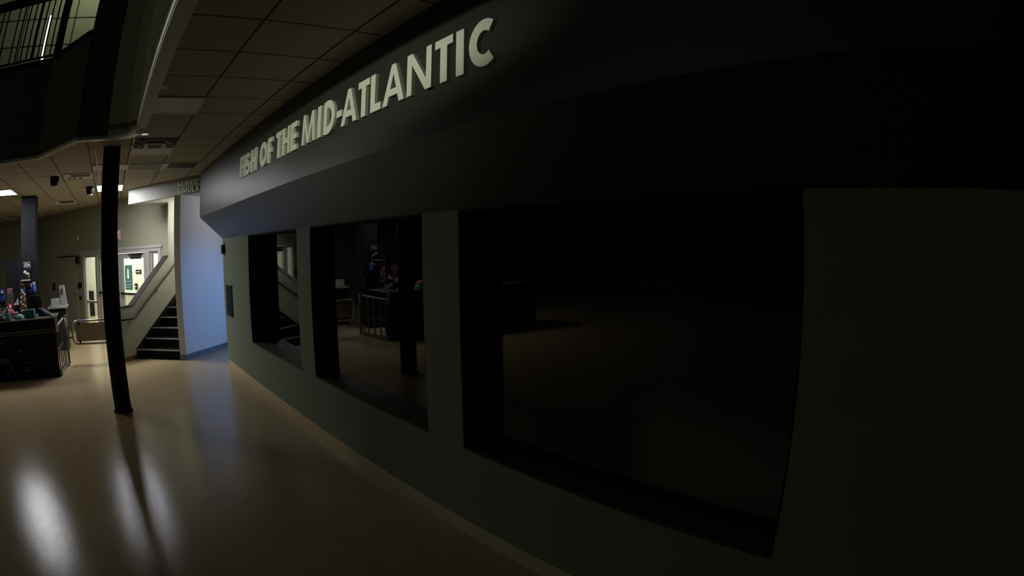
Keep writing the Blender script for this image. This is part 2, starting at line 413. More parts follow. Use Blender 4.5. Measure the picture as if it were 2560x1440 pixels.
# ---- lettering
def ribbon(pts, t):
    """closed quads of a stroke with thickness t along 2-D points"""
    L = [Vector(p) for p in pts]; out = []
    N = []
    for i in range(len(L)):
        a = (L[i] - L[i - 1]).normalized() if i else (L[1] - L[0]).normalized()
        b = (L[i + 1] - L[i]).normalized() if i < len(L) - 1 else a
        d = (a + b).normalized(); nn = Vector((-d.y, d.x)); nn /= max(.5, nn.dot(Vector((-a.y, a.x)))); N.append(nn * t / 2)
    for i in range(len(L) - 1):
        out.append([L[i] + N[i], L[i + 1] + N[i + 1], L[i + 1] - N[i + 1], L[i] - N[i]])
    return out
def arc(cx, cy, rx, ry, a0, a1, n=18):
    return [(cx + rx * math.cos(math.radians(a0 + (a1 - a0) * k / n)), cy + ry * math.sin(math.radians(a0 + (a1 - a0) * k / n))) for k in range(n + 1)]
def glyph(ch, w, h, s):
    """list of 2-D polygons in a box w x h, stroke s"""
    r = lambda x0, y0, x1, y1: [Vector((x0, y0)), Vector((x1, y0)), Vector((x1, y1)), Vector((x0, y1))]
    b = s * 0.78
    if ch == 'I': return [r(0, 0, w, h)]
    if ch == '-': return [r(0, h * .32, w, h * .32 + b)]
    if ch == 'F': return [r(0, 0, s, h), r(s, h - b, w, h), r(s, h * .5 - b / 2, w * .92, h * .5 + b / 2)]
    if ch == 'E': return [r(0, 0, s, h), r(s, h - b, w, h), r(s, h * .5 - b / 2, w * .95, h * .5 + b / 2), r(s, 0, w, b)]
    if ch == 'L': return [r(0, 0, s, h), r(s, 0, w, b)]
    if ch == 'T': return [r(w / 2 - s / 2, 0, w / 2 + s / 2, h - b), r(0, h - b, w, h)]
    if ch == 'H': return [r(0, 0, s, h), r(w - s, 0, w, h), r(s, h / 2 - b / 2, w - s, h / 2 + b / 2)]
    if ch == 'N': return [r(0, 0, s * .85, h), r(w - s * .85, 0, w, h), [Vector((0, h)), Vector((s * .95, h)), Vector((w, 0)), Vector((w - s * .95, 0))]]
    if ch == 'M':
        q = s * .8; m = w / 2
        return [[Vector((0, 0)), Vector((q, 0)), Vector((w * .10 + q, h)), Vector((w * .10, h))], [Vector((w - q, 0)), Vector((w, 0)), Vector((w * .90, h)), Vector((w * .90 - q, h))],
                [Vector((w * .10, h)), Vector((w * .10 + q, h)), Vector((m + q * .4, 0)), Vector((m - q * .4, 0))], [Vector((w * .9 - q, h)), Vector((w * .9, h)), Vector((m + q * .4, 0)), Vector((m - q * .4, 0))]]
    if ch == 'A':
        m = w / 2; q = s * .95
        return [[Vector((0, 0)), Vector((q, 0)), Vector((m + q * .38, h)), Vector((m - q * .42, h))], [Vector((w - q, 0)), Vector((w, 0)), Vector((m + q * .42, h)), Vector((m - q * .38, h))],
                r(w * .25, h * .2, w * .75, h * .2 + b * .9)]
    if ch == 'O': return ribbon(arc(w / 2, h / 2, w / 2 - s / 2, h / 2 - s / 2, 90, 450, 30), s)
    if ch == 'C': return ribbon(arc(w * .62, h / 2, w * .62 - s / 2, h / 2 - s / 2, 52, 308, 26), s)
    if ch == 'D': return [r(0, 0, s, h)] + ribbon([(s * .6, h - b / 2)] + arc(w * .36, h / 2, w * .64 - s / 2, h / 2 - b / 2, 90, -90, 20) + [(s * .6, b / 2)], s * .95)
    if ch == 'U': return ribbon([(s / 2, h)] + arc(w / 2, w * .5, w / 2 - s / 2, w * .5 - s / 2, 180, 360, 16) + [(w - s / 2, h)], s)
    if ch == 'R': return [r(0, 0, s, h)] + ribbon([(s * .6, h - b / 2)] + arc(w * .5, h * .71, w * .45 - s / 2, h * .29 - b / 2, 90, -90, 14) + [(s * .6, h * .42 + b / 2)], b) + \
        [[Vector((w * .42, h * .46)), Vector((w * .42 + s, h * .46)), Vector((w, 0)), Vector((w - s, 0))]]
    if ch == 'S':
        rr = h * .27 - b * .25
        return ribbon(arc(w / 2, h - b / 2 - rr, w / 2 - s * .45, rr, 30, 270, 16) + arc(w / 2, b / 2 + rr, w / 2 - s * .45, rr, 90, -150, 16)[1:], b)
    if ch == 'X': return [[Vector((0, 0)), Vector((s, 0)), Vector((w, h)), Vector((w - s, h))], [Vector((w - s, 0)), Vector((w, 0)), Vector((s, h)), Vector((0, h))]]
    return [r(0, 0, w, h)]
def letter(ch, org, ux, w, h, s, depth, m, parent):
    """org: lower-left corner in the world, ux: reading direction, depth: vector towards the reader"""
    mb = MB()
    for i, poly in enumerate(glyph(ch, w, h, s)):
        mb.solid([org + ux * p.x + Vector((0, 0, p.y)) for p in poly], depth * (1 + (.03 * i if ch in 'AMNX' else .03 if ch in 'DR' and i == 0 else 0)))
    return part('letter', mb, m, parent)

sg = empty('wall_sign', 'raised pale capitals FISH OF THE MID-ATLANTIC along the bulkhead', 'sign', (1.65, 4.4, 2.757))
ROW = [('F', 6.72, 6.58), ('I', 6.545, 6.48), ('S', 6.445, 6.25), ('H', 6.20, 5.975), ('O', 5.82, 5.56), ('F', 5.52, 5.375), ('T', 5.24, 5.07), ('H', 5.04, 4.825),
       ('E', 4.79, 4.63), ('M', 4.50, 4.19), ('I', 4.14, 4.07), ('D', 4.01, 3.80), ('-', 3.765, 3.675), ('A', 3.683, 3.424), ('T', 3.41, 3.245), ('L', 3.225, 3.085),
       ('A', 3.06, 2.80), ('N', 2.77, 2.515), ('T', 2.483, 2.318), ('I', 2.29, 2.224), ('C', 2.181, 1.991)]
for ch, ya, yb in ROW:
    letter(ch, Vector((1.65, ya, 2.757)), Vector((0, -1, 0)), ya - yb, 0.252, 0.062, Vector((-0.022, 0, 0)), M_LETTER, sg)

hs = empty('wall_sign', 'raised capitals reading HURRIC and SIMULA, partly hidden by the bulkhead', 'sign', Hh(2.3, 0, 3.1))
def s_of(p): return (Vector((p[0], p[1], 0)) - H0).dot(E1)
x0, z = s_of((1.359, 10.758)), 0
for row, txt, zb, hh in ((0, 'HURRICANE', 3.10, 0.108), (1, 'SIMULATOR', 2.984, 0.105)):
    s = x0
    for ch in txt:
        wd = {'I': 0.030, 'M': 0.125, 'U': 0.092, 'C': 0.095, 'A': 0.105, 'L': .075, 'S': .08, 'H': .095, 'R': .09}.get(ch, 0.09) * 1.06
        if s + wd < 2.98:
            letter(ch, Hh(s, 0, zb), E1, wd, hh, 0.028, E2 * -0.016, M_LETTER, hs)
        s += wd + 0.02

# ---- small devices on the right wall
pq = empty('info_display', 'small dark framed display on the wall beside the far tank window', 'display', (XW, 9.2, 0.86))
part('frame', MB().box((XW - 0.016, 8.98, 0.87), (XW, 9.43, 1.38)), M_DSTEEL, pq, bevel=0.004)
part('screen', MB().box((XW - 0.019, 9.0, 0.885), (XW - 0.015, 9.41, 1.365)), M_BLACK, pq)
wb = empty('wall_speaker', 'small black speaker box at the far top corner of the tank wall', 'speaker', (XW, 9.52, 1.87))
part('housing', MB().box((XW - 0.05, 9.46, 1.87), (XW - 0.01, 9.58, 2.02)), M_BLACK, wb, bevel=0.006)
part('bracket', MB().box((XW - 0.012, 9.47, 1.90), (XW, 9.55, 2.05)), M_DSTEEL, wb)

# ---- ceiling fittings
def troffer(x0, x1, y0, y1, lit, label, group=None):
    e = empty('ceiling_light', label, 'light', ((x0 + x1) / 2, (y0 + y1) / 2, CEIL), group=group)
    fr = MB(); t = 0.022; z0, z1 = CEIL - 0.012, CEIL
    fr.box((x0, y0, z0), (x1, y0 + t, z1)).box((x0, y1 - t, z0), (x1, y1, z1)).box((x0, y0 + t, z0), (x0 + t, y1 - t, z1)).box((x1 - t, y0 + t, z0), (x1, y1 - t, z1))
    part('frame', fr, M_TBAR, e)
    part('diffuser', MB().box((x0 + t, y0 + t, CEIL - 0.008), (x1 - t, y1 - t, CEIL - 0.001)), M_TROFF if lit else M_DIFF, e)
    return e
troffer(-0.365, 0.245, 11.33, 12.35, True, 'lit white ceiling light straddling the top of the round column')
troffer(-2.90, -2.27, 11.10, 11.98, True, 'lit white ceiling light above the gift counter')
troffer(0.245, 0.84, 4.98, 5.595, False, 'unlit ceiling light panel nearest the camera beside the opening')
troffer(0.262, 0.86, 7.47, 8.05, False, 'unlit pale ceiling light just beyond the open air diffuser')
troffer(-0.36, 0.24, 8.78, 9.36, False, 'unlit ceiling light panel behind the round column')
# open diffuser with curled metal vanes
df = empty('air_diffuser', 'open black ceiling air diffuser with curled pale metal vanes', 'air vent', (0.55, 7.15, CEIL))
part('plenum', MB().box((0.255, 6.86, CEIL - 0.010), (0.84, 7.46, CEIL - 0.002)), M_BLACK, df)
fr = MB()
fr.solid([(0.40, 7.10, CEIL - .03), (0.44, 7.10, CEIL - .03), (0.47, 7.40, CEIL - .03), (0.42, 7.42, CEIL - .03)], (0, 0, .02))
fr.solid([(0.66, 7.10, CEIL - .03), (0.70, 7.10, CEIL - .03), (0.71, 7.42, CEIL - .03), (0.64, 7.38, CEIL - .03)], (0, 0, .02))
fr.box((0.40, 7.08, CEIL - .03), (0.70, 7.12, CEIL - .01))
part('deflector', fr, M_DIFF, df)
for cx, cy, r_ in ((0.30, 7.22, .05), (0.37, 7.0, .035), (0.35, 7.36, .03), (0.76, 7.3, .035), (0.735, 6.98, .04), (0.80, 7.1, .05)):
    part('vane', MB().tube([(cx + r_ * math.cos(a), cy + 1.8 * r_ * math.sin(a), CEIL - 0.022) for a in [k * 4.6 / 10 + cx * 9 for k in range(11)]], 0.009, 8), M_DIFF, df, smooth=True)
for k in range(2): part('side_bar', MB().box((0.255 + k * 0.585, 6.86, CEIL - 0.018), (0.262 + k * 0.585, 7.46, CEIL - .002)), M_TBAR, df)
# return grille
gr = empty('return_grille', 'slatted pale return air grille in the ceiling near the bulkhead', 'air vent', (1.19, 9.0, CEIL))
fr = MB(); fr.box((0.93, 8.73, CEIL - .012), (1.45, 8.75, CEIL)).box((0.93, 9.29, CEIL - .012), (1.45, 9.31, CEIL)).box((0.93, 8.75, CEIL - .012), (0.945, 9.29, CEIL)).box((1.435, 8.75, CEIL - .012), (1.45, 9.29, CEIL))
part('frame', fr, M_TBAR, gr)
sl = MB()
for k in range(16): sl.solid([(0.955 + k * 0.030, 8.75, CEIL - .016), (0.968 + k * 0.030, 8.75, CEIL - .002), (0.972 + k * .030, 8.75, CEIL - .002), (0.959 + k * .030, 8.75, CEIL - .016)], (0, 0.54, 0))
part('slats', sl, M_DIFF, gr)
part('plenum', MB().box((0.945, 8.75, CEIL - .003), (1.435, 9.29, CEIL - .001)), M_BLACK, gr)
tag(MB().box((0.255, 8.79, CEIL - .006), (0.83, 9.39, CEIL - .001)).build('missing_tile', mat('dark_red_void', (0.03, 0.012, 0.01))), 'dark reddish gap of a missing ceiling tile left of the slatted grille', 'ceiling gap')
tag(MB().box((0.83, 8.79, CEIL - .012), (0.925, 9.36, CEIL - .001)).build('filler_strip', M_DIFF), 'pale narrow strip between the missing tile and the grille', 'ceiling strip')
def downlight(x, y, label, lit=0.0, r=0.062):
    e = empty('downlight', label, 'light', (x, y, CEIL))
    part('trim_ring', MB().lathe((x, y, CEIL), [(r, -0.008), (r + .012, -0.003), (r + .012, 0)], 20), M_TBAR, e, smooth=True)
    part('lens', MB().lathe((x, y, CEIL), [(r * .5, -0.014), (r * .85, -0.0105), (r * .85, -0.004)], 20), M_DIFF if not lit else mat('faint_lens', (.8, .8, .75), emit=(1, 1, .9), estr=lit), e, smooth=True)
downlight(0.366, 4.665, 'small round recessed fitting nearest the camera in the ceiling tiles')
downlight(0.364, 6.59, 'small white round fitting just before the open air diffuser', lit=0.32)
downlight(0.621, 10.4, 'small round recessed fitting above the hurricane sign fascia', r=0.04)
def cassette(x0, x1, y0, y1, label):
    e = empty('air_register', label, 'air vent', ((x0 + x1) / 2, (y0 + y1) / 2, CEIL))
    part('frame', MB().box((x0, y0, CEIL - .014), (x1, y1, CEIL - .002)), M_DIFF, e)
    part('slot', MB().box((x0 + .14, y0 + .06, CEIL - .017), (x1 - .05, y0 + (y1 - y0) * .55, CEIL - .0135)), mat('brown_void', (0.02, 0.013, 0.01)), e)
    for k in range(3):
        part('nozzle', MB().lathe((x0 + .10 + k * .11, y1 - .15, CEIL), [(.02, -.045), (.035, -.03), (.04, -.013)], 12), M_DIFF, e, smooth=True)
cassette(-0.95, -0.39, 9.57, 10.2, 'brown slotted air register in the ceiling beside the dark dome')
cassette(-1.60, -1.0, 13.9, 14.75, 'air register in the ceiling in front of the entrance wall')
cassette(-3.9, -3.2, 17.4, 18.1, 'farthest air register in the ceiling by the left lobby wall')
for x, y, lb in ((-1.138, 9.85, 'larger dark ceiling spotlight left of the slotted register'), (-0.504, 11.5, 'smaller dark ceiling spotlight left of the lit ceiling light')):
    e = empty('ceiling_spotlight', lb, 'light', (x, y, CEIL), group='dark ceiling spotlights')
    part('shade', MB().lathe((x, y, CEIL), [(.03, -.17), (.062, -.15), (.085, -.09), (.09, 0)], 20), M_BLACK, e, smooth=True)
    part('rim', MB().lathe((x, y, CEIL), [(.035, -.176), (.068, -.156), (.066, -.150)], 20), M_DIFF, e, smooth=True)
struct(MB().box((-0.292, 7.4, CEIL - .014), (-0.272, 10.6, CEIL - .001)).build('trim_5', M_TBAR), 'metal ceiling bar left of the column')
struct(MB().box((0.238, 6.2, CEIL - .014), (0.256, 10.9, CEIL - .001)).build('trim_6', M_TBAR), 'metal ceiling bar right of the column')

# ---- upper balustrade
bl = empty('balustrade', 'black metal balustrade with upright bars on the upper floor edge', 'railing', (-1.2, 7.3, UP))
line = off([(-0.49, 6.40), (-1.10, 7.36), (-1.99, 7.68), (-4.2, 8.45)], 0.04)
zr = UP + 0.98
part('top_rail', MB().solid([Vector((*line[3], zr)), Vector((*line[2], zr)), Vector((*line[1], zr)), Vector((*line[1], zr + .13)), Vector((*line[2], zr + .13)), Vector((*line[3], zr + .13))], (0, 0.06, 0)), M_BLACK, bl)
part('sloping_rail', MB().tube([Vector((*line[1], zr + .07)), Vector((*line[0], zr + 0.10))], 0.05, 8), M_BLACK, bl)
part('bottom_rail', MB().tube([Vector((*line[3], UP + .12)), Vector((*line[2], UP + .12)), Vector((*line[1], UP + .12))], 0.018, 8), M_BLACK, bl)
part('post', MB().box((line[1][0] - .03, line[1][1] - .03, UP + .06), (line[1][0] + .03, line[1][1] + .03, zr + .1)), M_BLACK, bl)
a1 = Vector((*line[1], 0)); a0 = Vector((*line[0], 0)); pp = a1 + (a0 - a1) * 0.12
part('post', MB().box((pp.x - .025, pp.y - .025, UP + .06), (pp.x + .025, pp.y + .025, zr + .08)), M_BLACK, bl)
for a, b in ((line[1], line[2]), (line[2], line[3])):
    a, b = Vector((*a, 0)), Vector((*b, 0)); n_ = int((b - a).length / 0.105)
    for k in range(1, n_):
        q = a + (b - a) * k / n_
        th = 0.020 if k % 8 == 4 else 0.010
        part('baluster', MB().box((q.x - th, q.y - th, UP + .12), (q.x + th, q.y + th, zr)), M_BLACK, bl)

# ================================================================== ENTRANCE DOORS
dr = MB(); FN0, FN1 = -0.02, 0.12
for t0, t1 in ((0, 0.13), (0.88, 0.98), (3.50, 3.68), (4.05, 4.168)):
    dbox(dr, t0, t1, FN0, FN1, 0, 1.985)
dbox(dr, 0, 4.168, FN0, FN1, 1.985, 2.10)
dbox(dr, -0.05, 4.22, FN0 - 0.015, FN0, 2.065, 2.125)
dbox(dr, 0.13, 0.88, 0.0, 0.08, 0.0, 0.08); dbox(dr, 3.68, 4.05, 0, 0.08, 0.0, 0.08)
door = struct(dr.build('door_1', M_FRAME), 'pale framed glass double doors with sidelights, brightly lit from behind')
sd = MB(); dbox(sd, 0.13, 0.17, 0.02, 0.08, 0.08, 1.985); dbox(sd, 0.84, 0.88, 0.02, 0.08, 0.08, 1.985); dbox(sd, 0.17, 0.84, 0.02, 0.08, 0.76, 0.815); dbox(sd, 0.17, 0.84, 0.02, 0.08, 1.94, 1.985)
part('sidelight_frame', sd, M_FRAME, door)
sd = MB(); dbox(sd, 3.68, 3.73, 0.02, 0.08, 0.08, 1.985); dbox(sd, 4.0, 4.05, 0.02, 0.08, 0.08, 1.985); dbox(sd, 3.73, 4.0, 0.02, 0.08, 0.76, 0.815); dbox(sd, 3.73, 4.0, 0.02, 0.08, 1.93, 1.985)
part('sidelight_frame', sd, M_FRAME, door)
for t0, t1, zlo in ((0.17, 0.84, 0.08), (3.73, 4.0, 0.08)):
    g = MB(); dbox(g, t0, t1, 0.045, 0.052, zlo, 1.94); part('sidelight_pane', g, M_GLASS, door)
for t0, t1 in ((0.99, 2.235), (2.245, 3.49)):
    lf = MB(); a, b = t0 + 0.115, t1 - 0.115
    dbox(lf, t0, a, 0.02, 0.065, 0.01, 1.975); dbox(lf, b, t1, 0.02, 0.065, 0.01, 1.975)
    dbox(lf, a, b, 0.02, 0.065, 1.86, 1.975); dbox(lf, a, b, 0.02, 0.065, 0.01, 0.20)
    leaf = part('door_leaf', lf, M_FRAME, door)
    g = MB(); dbox(g, a, b, 0.038, 0.046, 0.20, 1.86); part('pane', g, M_GLASS, leaf)
    pb = MB(); dbox(pb, t0 + .06, t1 - .06, -0.045, 0.0, 1.02, 1.07); dbox(pb, t0 + .06, t0 + .14, 0.0, 0.02, 1.01, 1.08); dbox(pb, t1 - .14, t1 - .06, 0.0, 0.02, 1.01, 1.08)
    part('push_bar', pb, M_DSTEEL, leaf)
    cl = MB(); dbox(cl, t0 + 0.62, t0 + 1.04, -0.05, 0.02, 1.84, 1.93); dbox(cl, t0 + .45, t0 + 1.10, -0.03, 0.0, 1.945, 1.965)
    part('door_closer', cl, M_DSTEEL, leaf)
# plain side door
dd = MB(); dbox(dd, -1.86, -0.42, -0.02, 0.0, 0.0, 1.99)
side = struct(dd.build('door_2', M_LOBBY, bevel=0.004), 'plain olive side door left of the glass doors')
g = MB(); dbox(g, -1.9, -0.38, -0.03, 0.0, 1.99, 2.02); part('head_strip', g, M_BLACK, side)
g = MB(); dbox(g, -0.55, -0.50, -0.06, -0.02, 0.95, 1.0); part('door_handle', g, M_DSTEEL, side)
def wallbox(name, label, cat, t0, t1, z0, z1, m, d=0.05, parts=()):
    e = empty(name, label, cat, D((t0 + t1) / 2, 0, z0))
    g = MB(); dbox(g, t0, t1, -d, 0, z0, z1); part('housing', g, m, e, bevel=0.004)
    for nm, a, b, c_, d_, mm in parts:
        g = MB(); dbox(g, a, b, -d - 0.006, -d + 0.001, c_, d_); part(nm, g, mm, e)
    return e
wallbox('fire_alarm', 'dark maroon alarm box at the top left corner of the glass doors', 'alarm', -0.36, -0.14, 1.80, 1.99, mat('maroon', (0.06, 0.006, 0.012)), 0.07, (('grille', -0.33, -0.17, 1.83, 1.90, M_BLACK),))
wallbox('access_panel', 'larger black access panel left of the glass doors', 'control panel', -0.29, -0.09, 1.13, 1.28, M_BLACK, 0.05, (('keypad', -0.25, -0.13, 1.16, 1.25, M_DSTEEL),))
wallbox('switch_plate', 'small black switch plate below the access panel', 'switch', -0.25, -0.14, 0.82, 0.92, M_BLACK, 0.03, (('button', -0.215, -0.175, 0.85, 0.89, M_DSTEEL),))
wallbox('strobe_light', 'small pale strobe light high on the lobby wall', 'light', -0.33, -0.22, 2.43, 2.53, M_DIFF, 0.05, (('lens', -0.30, -0.25, 2.45, 2.51, M_DSTEEL),))
wallbox('thermostat', 'black intercom plate on the lobby wall left of the side door', 'intercom', -2.30, -2.16, 1.04, 1.26, M_BLACK, 0.04, (('grille', -2.27, -2.19, 1.12, 1.22, M_DSTEEL),))
# exit sign
ex = empty('exit_sign', 'lit red EXIT sign above the glass doors, half hidden by the round column', 'sign', D(2.1, 0, 2.32))
g = MB(); dbox(g, 1.93, 2.315, -0.05, -0.004, 2.315, 2.535); part('housing', g, mat('exit_case', (0.5, 0.5, 0.5), emit=(1, .25, .25), estr=.05), ex)
M_RED = mat('exit_red', (0.8, 0.1, 0.1), emit=(1.0, 0.10, 0.13), estr=2.6)
for ch, a, wd in (('E', 1.955, .075), ('X', 2.045, .085), ('I', 2.145, .024), ('T', 2.185, .11)):
    letter(ch, D(a, -0.05, 2.35), UD, wd, 0.15, 0.026, NN * -0.006, M_RED, ex)
# things in the vestibule
def vbox(t0, t1, n0, n1, z0, z1): return dbox(MB(), t0, t1, n0, n1, z0, z1)
ps = empty('wall_poster', 'tall dark teal poster with a pale bottle shape seen through the glass doors', 'poster', D(-.73, 2.2, .9))
part('board', vbox(-0.95, -0.52, 2.18, 2.2, 0.92, 1.64), mat('poster_teal', (0.02, 0.09, 0.09), var=.3, scale=8), ps)
g = MB(); g.solid([D(-0.74 + .075 * math.cos(a) * (1.0 if math.sin(a) < 0 else .75), 2.175, 1.33 + (0.10 if math.sin(a) < 0 else .22) * math.sin(a)) for a in [2 * PI * k / 24 for k in range(24)]], NN * .004)
part('print', g, mat('poster_pale', (0.45, 0.65, 0.58)), ps)
for z, c in ((1.135, 0), (1.04, 0), (0.965, 0)):
    part('print', vbox(-0.92, -0.56, 2.172, 2.18, z, z + .045), mat('poster_blue', (0.10, 0.20, 0.32)), ps)
g = MB()
vs = empty('door_plate', 'small black plate on the white vestibule wall right of the poster', 'sign', D(-.11, 2.2, 1.4))
part('plate', vbox(-0.27, 0.05, 2.18, 2.2, 1.385, 1.50), M_BLACK, vs, bevel=.004)
part('print', vbox(-0.22, 0.0, 2.176, 2.18, 1.43, 1.455), M_DIFF, vs)
hd = empty('lever_handle', 'black lever handle on the white vestibule wall below the plate', 'handle', D(-.29, 2.2, .95))
part('rose', vbox(-0.36, -0.20, 2.17, 2.2, 0.93, 1.10), M_BLACK, hd, bevel=.01)
part('lever', vbox(-0.33, -0.24, 2.13, 2.17, 1.0, 1.03), M_DIFF, hd)
rd = empty('radiator', 'white ribbed radiator low on the vestibule wall', 'radiator', D(-.85, 2.1, .1))
for k in range(11): part('rib', vbox(-1.35 + k * 0.1, -1.29 + k * 0.1, 2.08, 2.18, 0.12, 0.78), M_DIFF, rd, bevel=.01)
part('top_plate', vbox(-1.37, -0.27, 2.07, 2.19, 0.78, 0.80), M_DIFF, rd)
tag(vbox(-3.66, -3.31, 1.98, 2.19, 0.005, 0.83).build('waste_bin', M_BLACK, bevel=.01), 'black box standing against the vestibule wall behind the left sidelight', 'bin')
vd = struct(vbox(3.5, 3.95, 1.95, 2.2, 0, 2.05).build('door_3', M_WHITE), 'inner door post seen through the right sidelight')
part('edge_strip', vbox(3.62, 3.70, 1.94, 1.951, 0.6, 2.02), mat('pale_yellow', (0.6, 0.58, 0.3)), vd)
part('edge_strip', vbox(3.80, 3.86, 1.94, 1.951, 0.3, 2.02), mat('purple_grey', (0.12, 0.11, 0.15)), vd)

# ================================================================== GATE AND POST
G0 = Vector((-1.094, 11.153, 0)); GV = (Vector((0.14, 10.92, 0)) - G0).normalized()
po = empty('barrier_post', 'slim steel post on a round floor flange beside the counter', 'post', G0)
part('shaft', MB().tube([G0, G0 + Vector((0, 0, .90))], 0.026, 16), M_DSTEEL, po, smooth=True)
part('flange', MB().lathe(G0, [(.10, 0), (.10, .012), (.04, .022)], 28), M_STEEL, po, smooth=True)
part('top_cap', MB().lathe(G0 + Vector((0, 0, .9)), [(.032, 0), (.032, .012), (.01, .022)], 16), M_DSTEEL, po, smooth=True)
ga = empty('swing_gate', 'rounded steel tube gate with an opaque tan panel, right of the post', 'gate', G0 + GV * .1)
def GP(t, z): return G0 + GV * t + Vector((0, 0, z))
r_ = 0.13; x0_, x1_, z0_, z1_ = 0.14, 1.20, 0.375, 0.80
pts = []
for cx, cz, a0 in ((x1_ - r_, z1_ - r_, 90), (x1_ - r_, z0_ + r_, 0), (x0_ + r_, z0_ + r_, -90), (x0_ + r_, z1_ - r_, -180)):
    pts += [GP(cx + r_ * math.cos(math.radians(a0 - k * 15)), cz + r_ * math.sin(math.radians(a0 - k * 15))) for k in range(7)]
part('tube_frame', MB().tube(pts + [pts[0]], 0.020, 12), M_STEEL, ga, smooth=True)
part('panel', MB().solid([GP(t, z) - Vector((0, .004, 0)) for t, z in ((.22, .425), (1.13, .425), (1.13, .755), (.22, .755))], (0, .008, 0)), mat('gate_panel', (0.30, 0.27, 0.22), rough=.4), ga)
for t in (.30, 1.02):
    for z, dz in ((.78, -.055), (.395, .045)):
        part('clamp', MB().tube([GP(t, z), GP(t, z + dz)], 0.022, 10), M_BLACK, ga)
for z in (.50, .68):
    part('hinge', MB().tube([GP(0.0, z), GP(0.145, z)], 0.016, 8), M_DSTEEL, ga)

# ================================================================== GIFT COUNTER
K = Vector((-1.205, 10.06, 0)); KL = Vector((-1, -0.076, 0)).normalized(); KB = Vector((-0.03, 1, 0)).normalized()
def KP(a, b, z): return K + KL * a + KB * b + Vector((0, 0, z))
def kbox(mb, a0, a1, b0, b1, z0, z1):
    return mb.solid([KP(a0, b0, z0), KP(a1, b0, z0), KP(a1, b1, z0), KP(a0, b1, z0)], (0, 0, z1 - z0))
co = empty('gift_counter', 'black fronted gift counter with pale edge strips at the left of the picture', 'counter', K)
part('front_panel', kbox(MB(), 0, 3.6, 0, 0.05, 0, 0.975), M_BLACK, co)
part('body', kbox(MB(), 0.30, 3.6, 0.05, 0.80, 0.05, 0.975), M_BLACK, co)
part('worktop', kbox(MB(), -0.02, 3.6, -0.03, 0.85, 0.977, 1.0), M_DSTEEL, co, bevel=.003)
part('edge_strip', kbox(MB(), -0.02, 3.6, -0.037, -0.03, 0.988, 1.003), M_NOSE, co)
part('band_strip', kbox(MB(), 0.0, 3.6, -0.006, 0.0, 0.795, 0.806), M_NOSE, co)
part('band_strip', kbox(MB(), 0.0, 3.6, -0.006, 0.0, 0.755, 0.765), M_NOSE, co)
part('corner_strip', kbox(MB(), -0.008, 0.008, -0.010, 0.0, 0.02, 0.975), M_DSTEEL, co)
stc = mat('faded_sticker', (0.10, 0.105, 0.10), var=.35, scale=60)
for a, z, wd, hh in ((0.72, .475, .13, .045), (1.02, .32, .26, .075), (0.55, .275, .13, .022), (1.10, .20, .05, .03), (0.98, .19, .05, .10), (1.05, .10, .09, .06), (1.05, .64, .35, .02)):
    part('sticker', MB().solid([KP(a + u, -0.003, z + v) for u, v in ((0, 0), (wd * .93, -.006), (wd, hh * .8), (wd * .5, hh), (.01, hh * .9))], KB * .003), stc, co)
for k, (u, hh) in enumerate(((0, .055), (.028, .035), (.05, .04), (.078, .035), (.105, .05))):
    part('sticker', MB().solid([KP(.62 + u, -0.003, .14), KP(.62 + u + .018, -0.003, .14), KP(.62 + u + .018, -0.003, .14 + hh), KP(.62 + u, -0.003, .14 + hh)], KB * .003), mat('sticker_pale', (.3, .31, .30)), co)
# side railing of the counter
sr = empty('side_railing', 'pale topped side railing with dark bars running back from the counter corner', 'railing', K)
SB = Vector((0.045, 1, 0)).normalized()
def SP(b, z, o=0.0): return K + SB * b + Vector((o, 0, z))
part('top_rail', MB().solid([SP(0.02, .83, .002), SP(1.05, .86, .002), SP(1.05, .885, .002), SP(0.02, .855, .002)], (.03, 0, 0)), M_NOSE, sr)
part('kerb', MB().solid([SP(0.02, .0), SP(1.05, .0), SP(1.05, .09), SP(0.02, .09)], (.03, 0, 0)), M_DSTEEL, sr)
part('shelf', MB().solid([SP(0.1, .40, -.03), SP(1.0, .40, -.03), SP(1.0, .46, -.03), SP(0.1, .46, -.03)], (.02, 0, 0)), M_DSTEEL, sr)
for b in (0.06, 0.3, 0.55, 0.8, 1.02):
    part('bar', MB().solid([SP(b, .05, .006), SP(b + .028, .05, .006), SP(b + .028, .84, .006), SP(b, .84, .006)], (.02, 0, 0)), M_DSTEEL, sr)
# draped strap at the corner
pk = MB()
for dx in (0, .028):
    pk.tube([KP(.10 - dx, .06, 1.01), KP(.05 - dx, .0, 1.035), KP(.0 - dx, -.045, 1.02), KP(-.02 - dx, -.06, .95), KP(-.03 - dx, -.055, .86), KP(-.028 - dx, -.05, .75)], 0.012, 8)
tag(pk.build('lanyard', mat('pink_strap', (.55, .42, .42))), 'pale pink strap draped over the right front corner of the counter', 'strap')
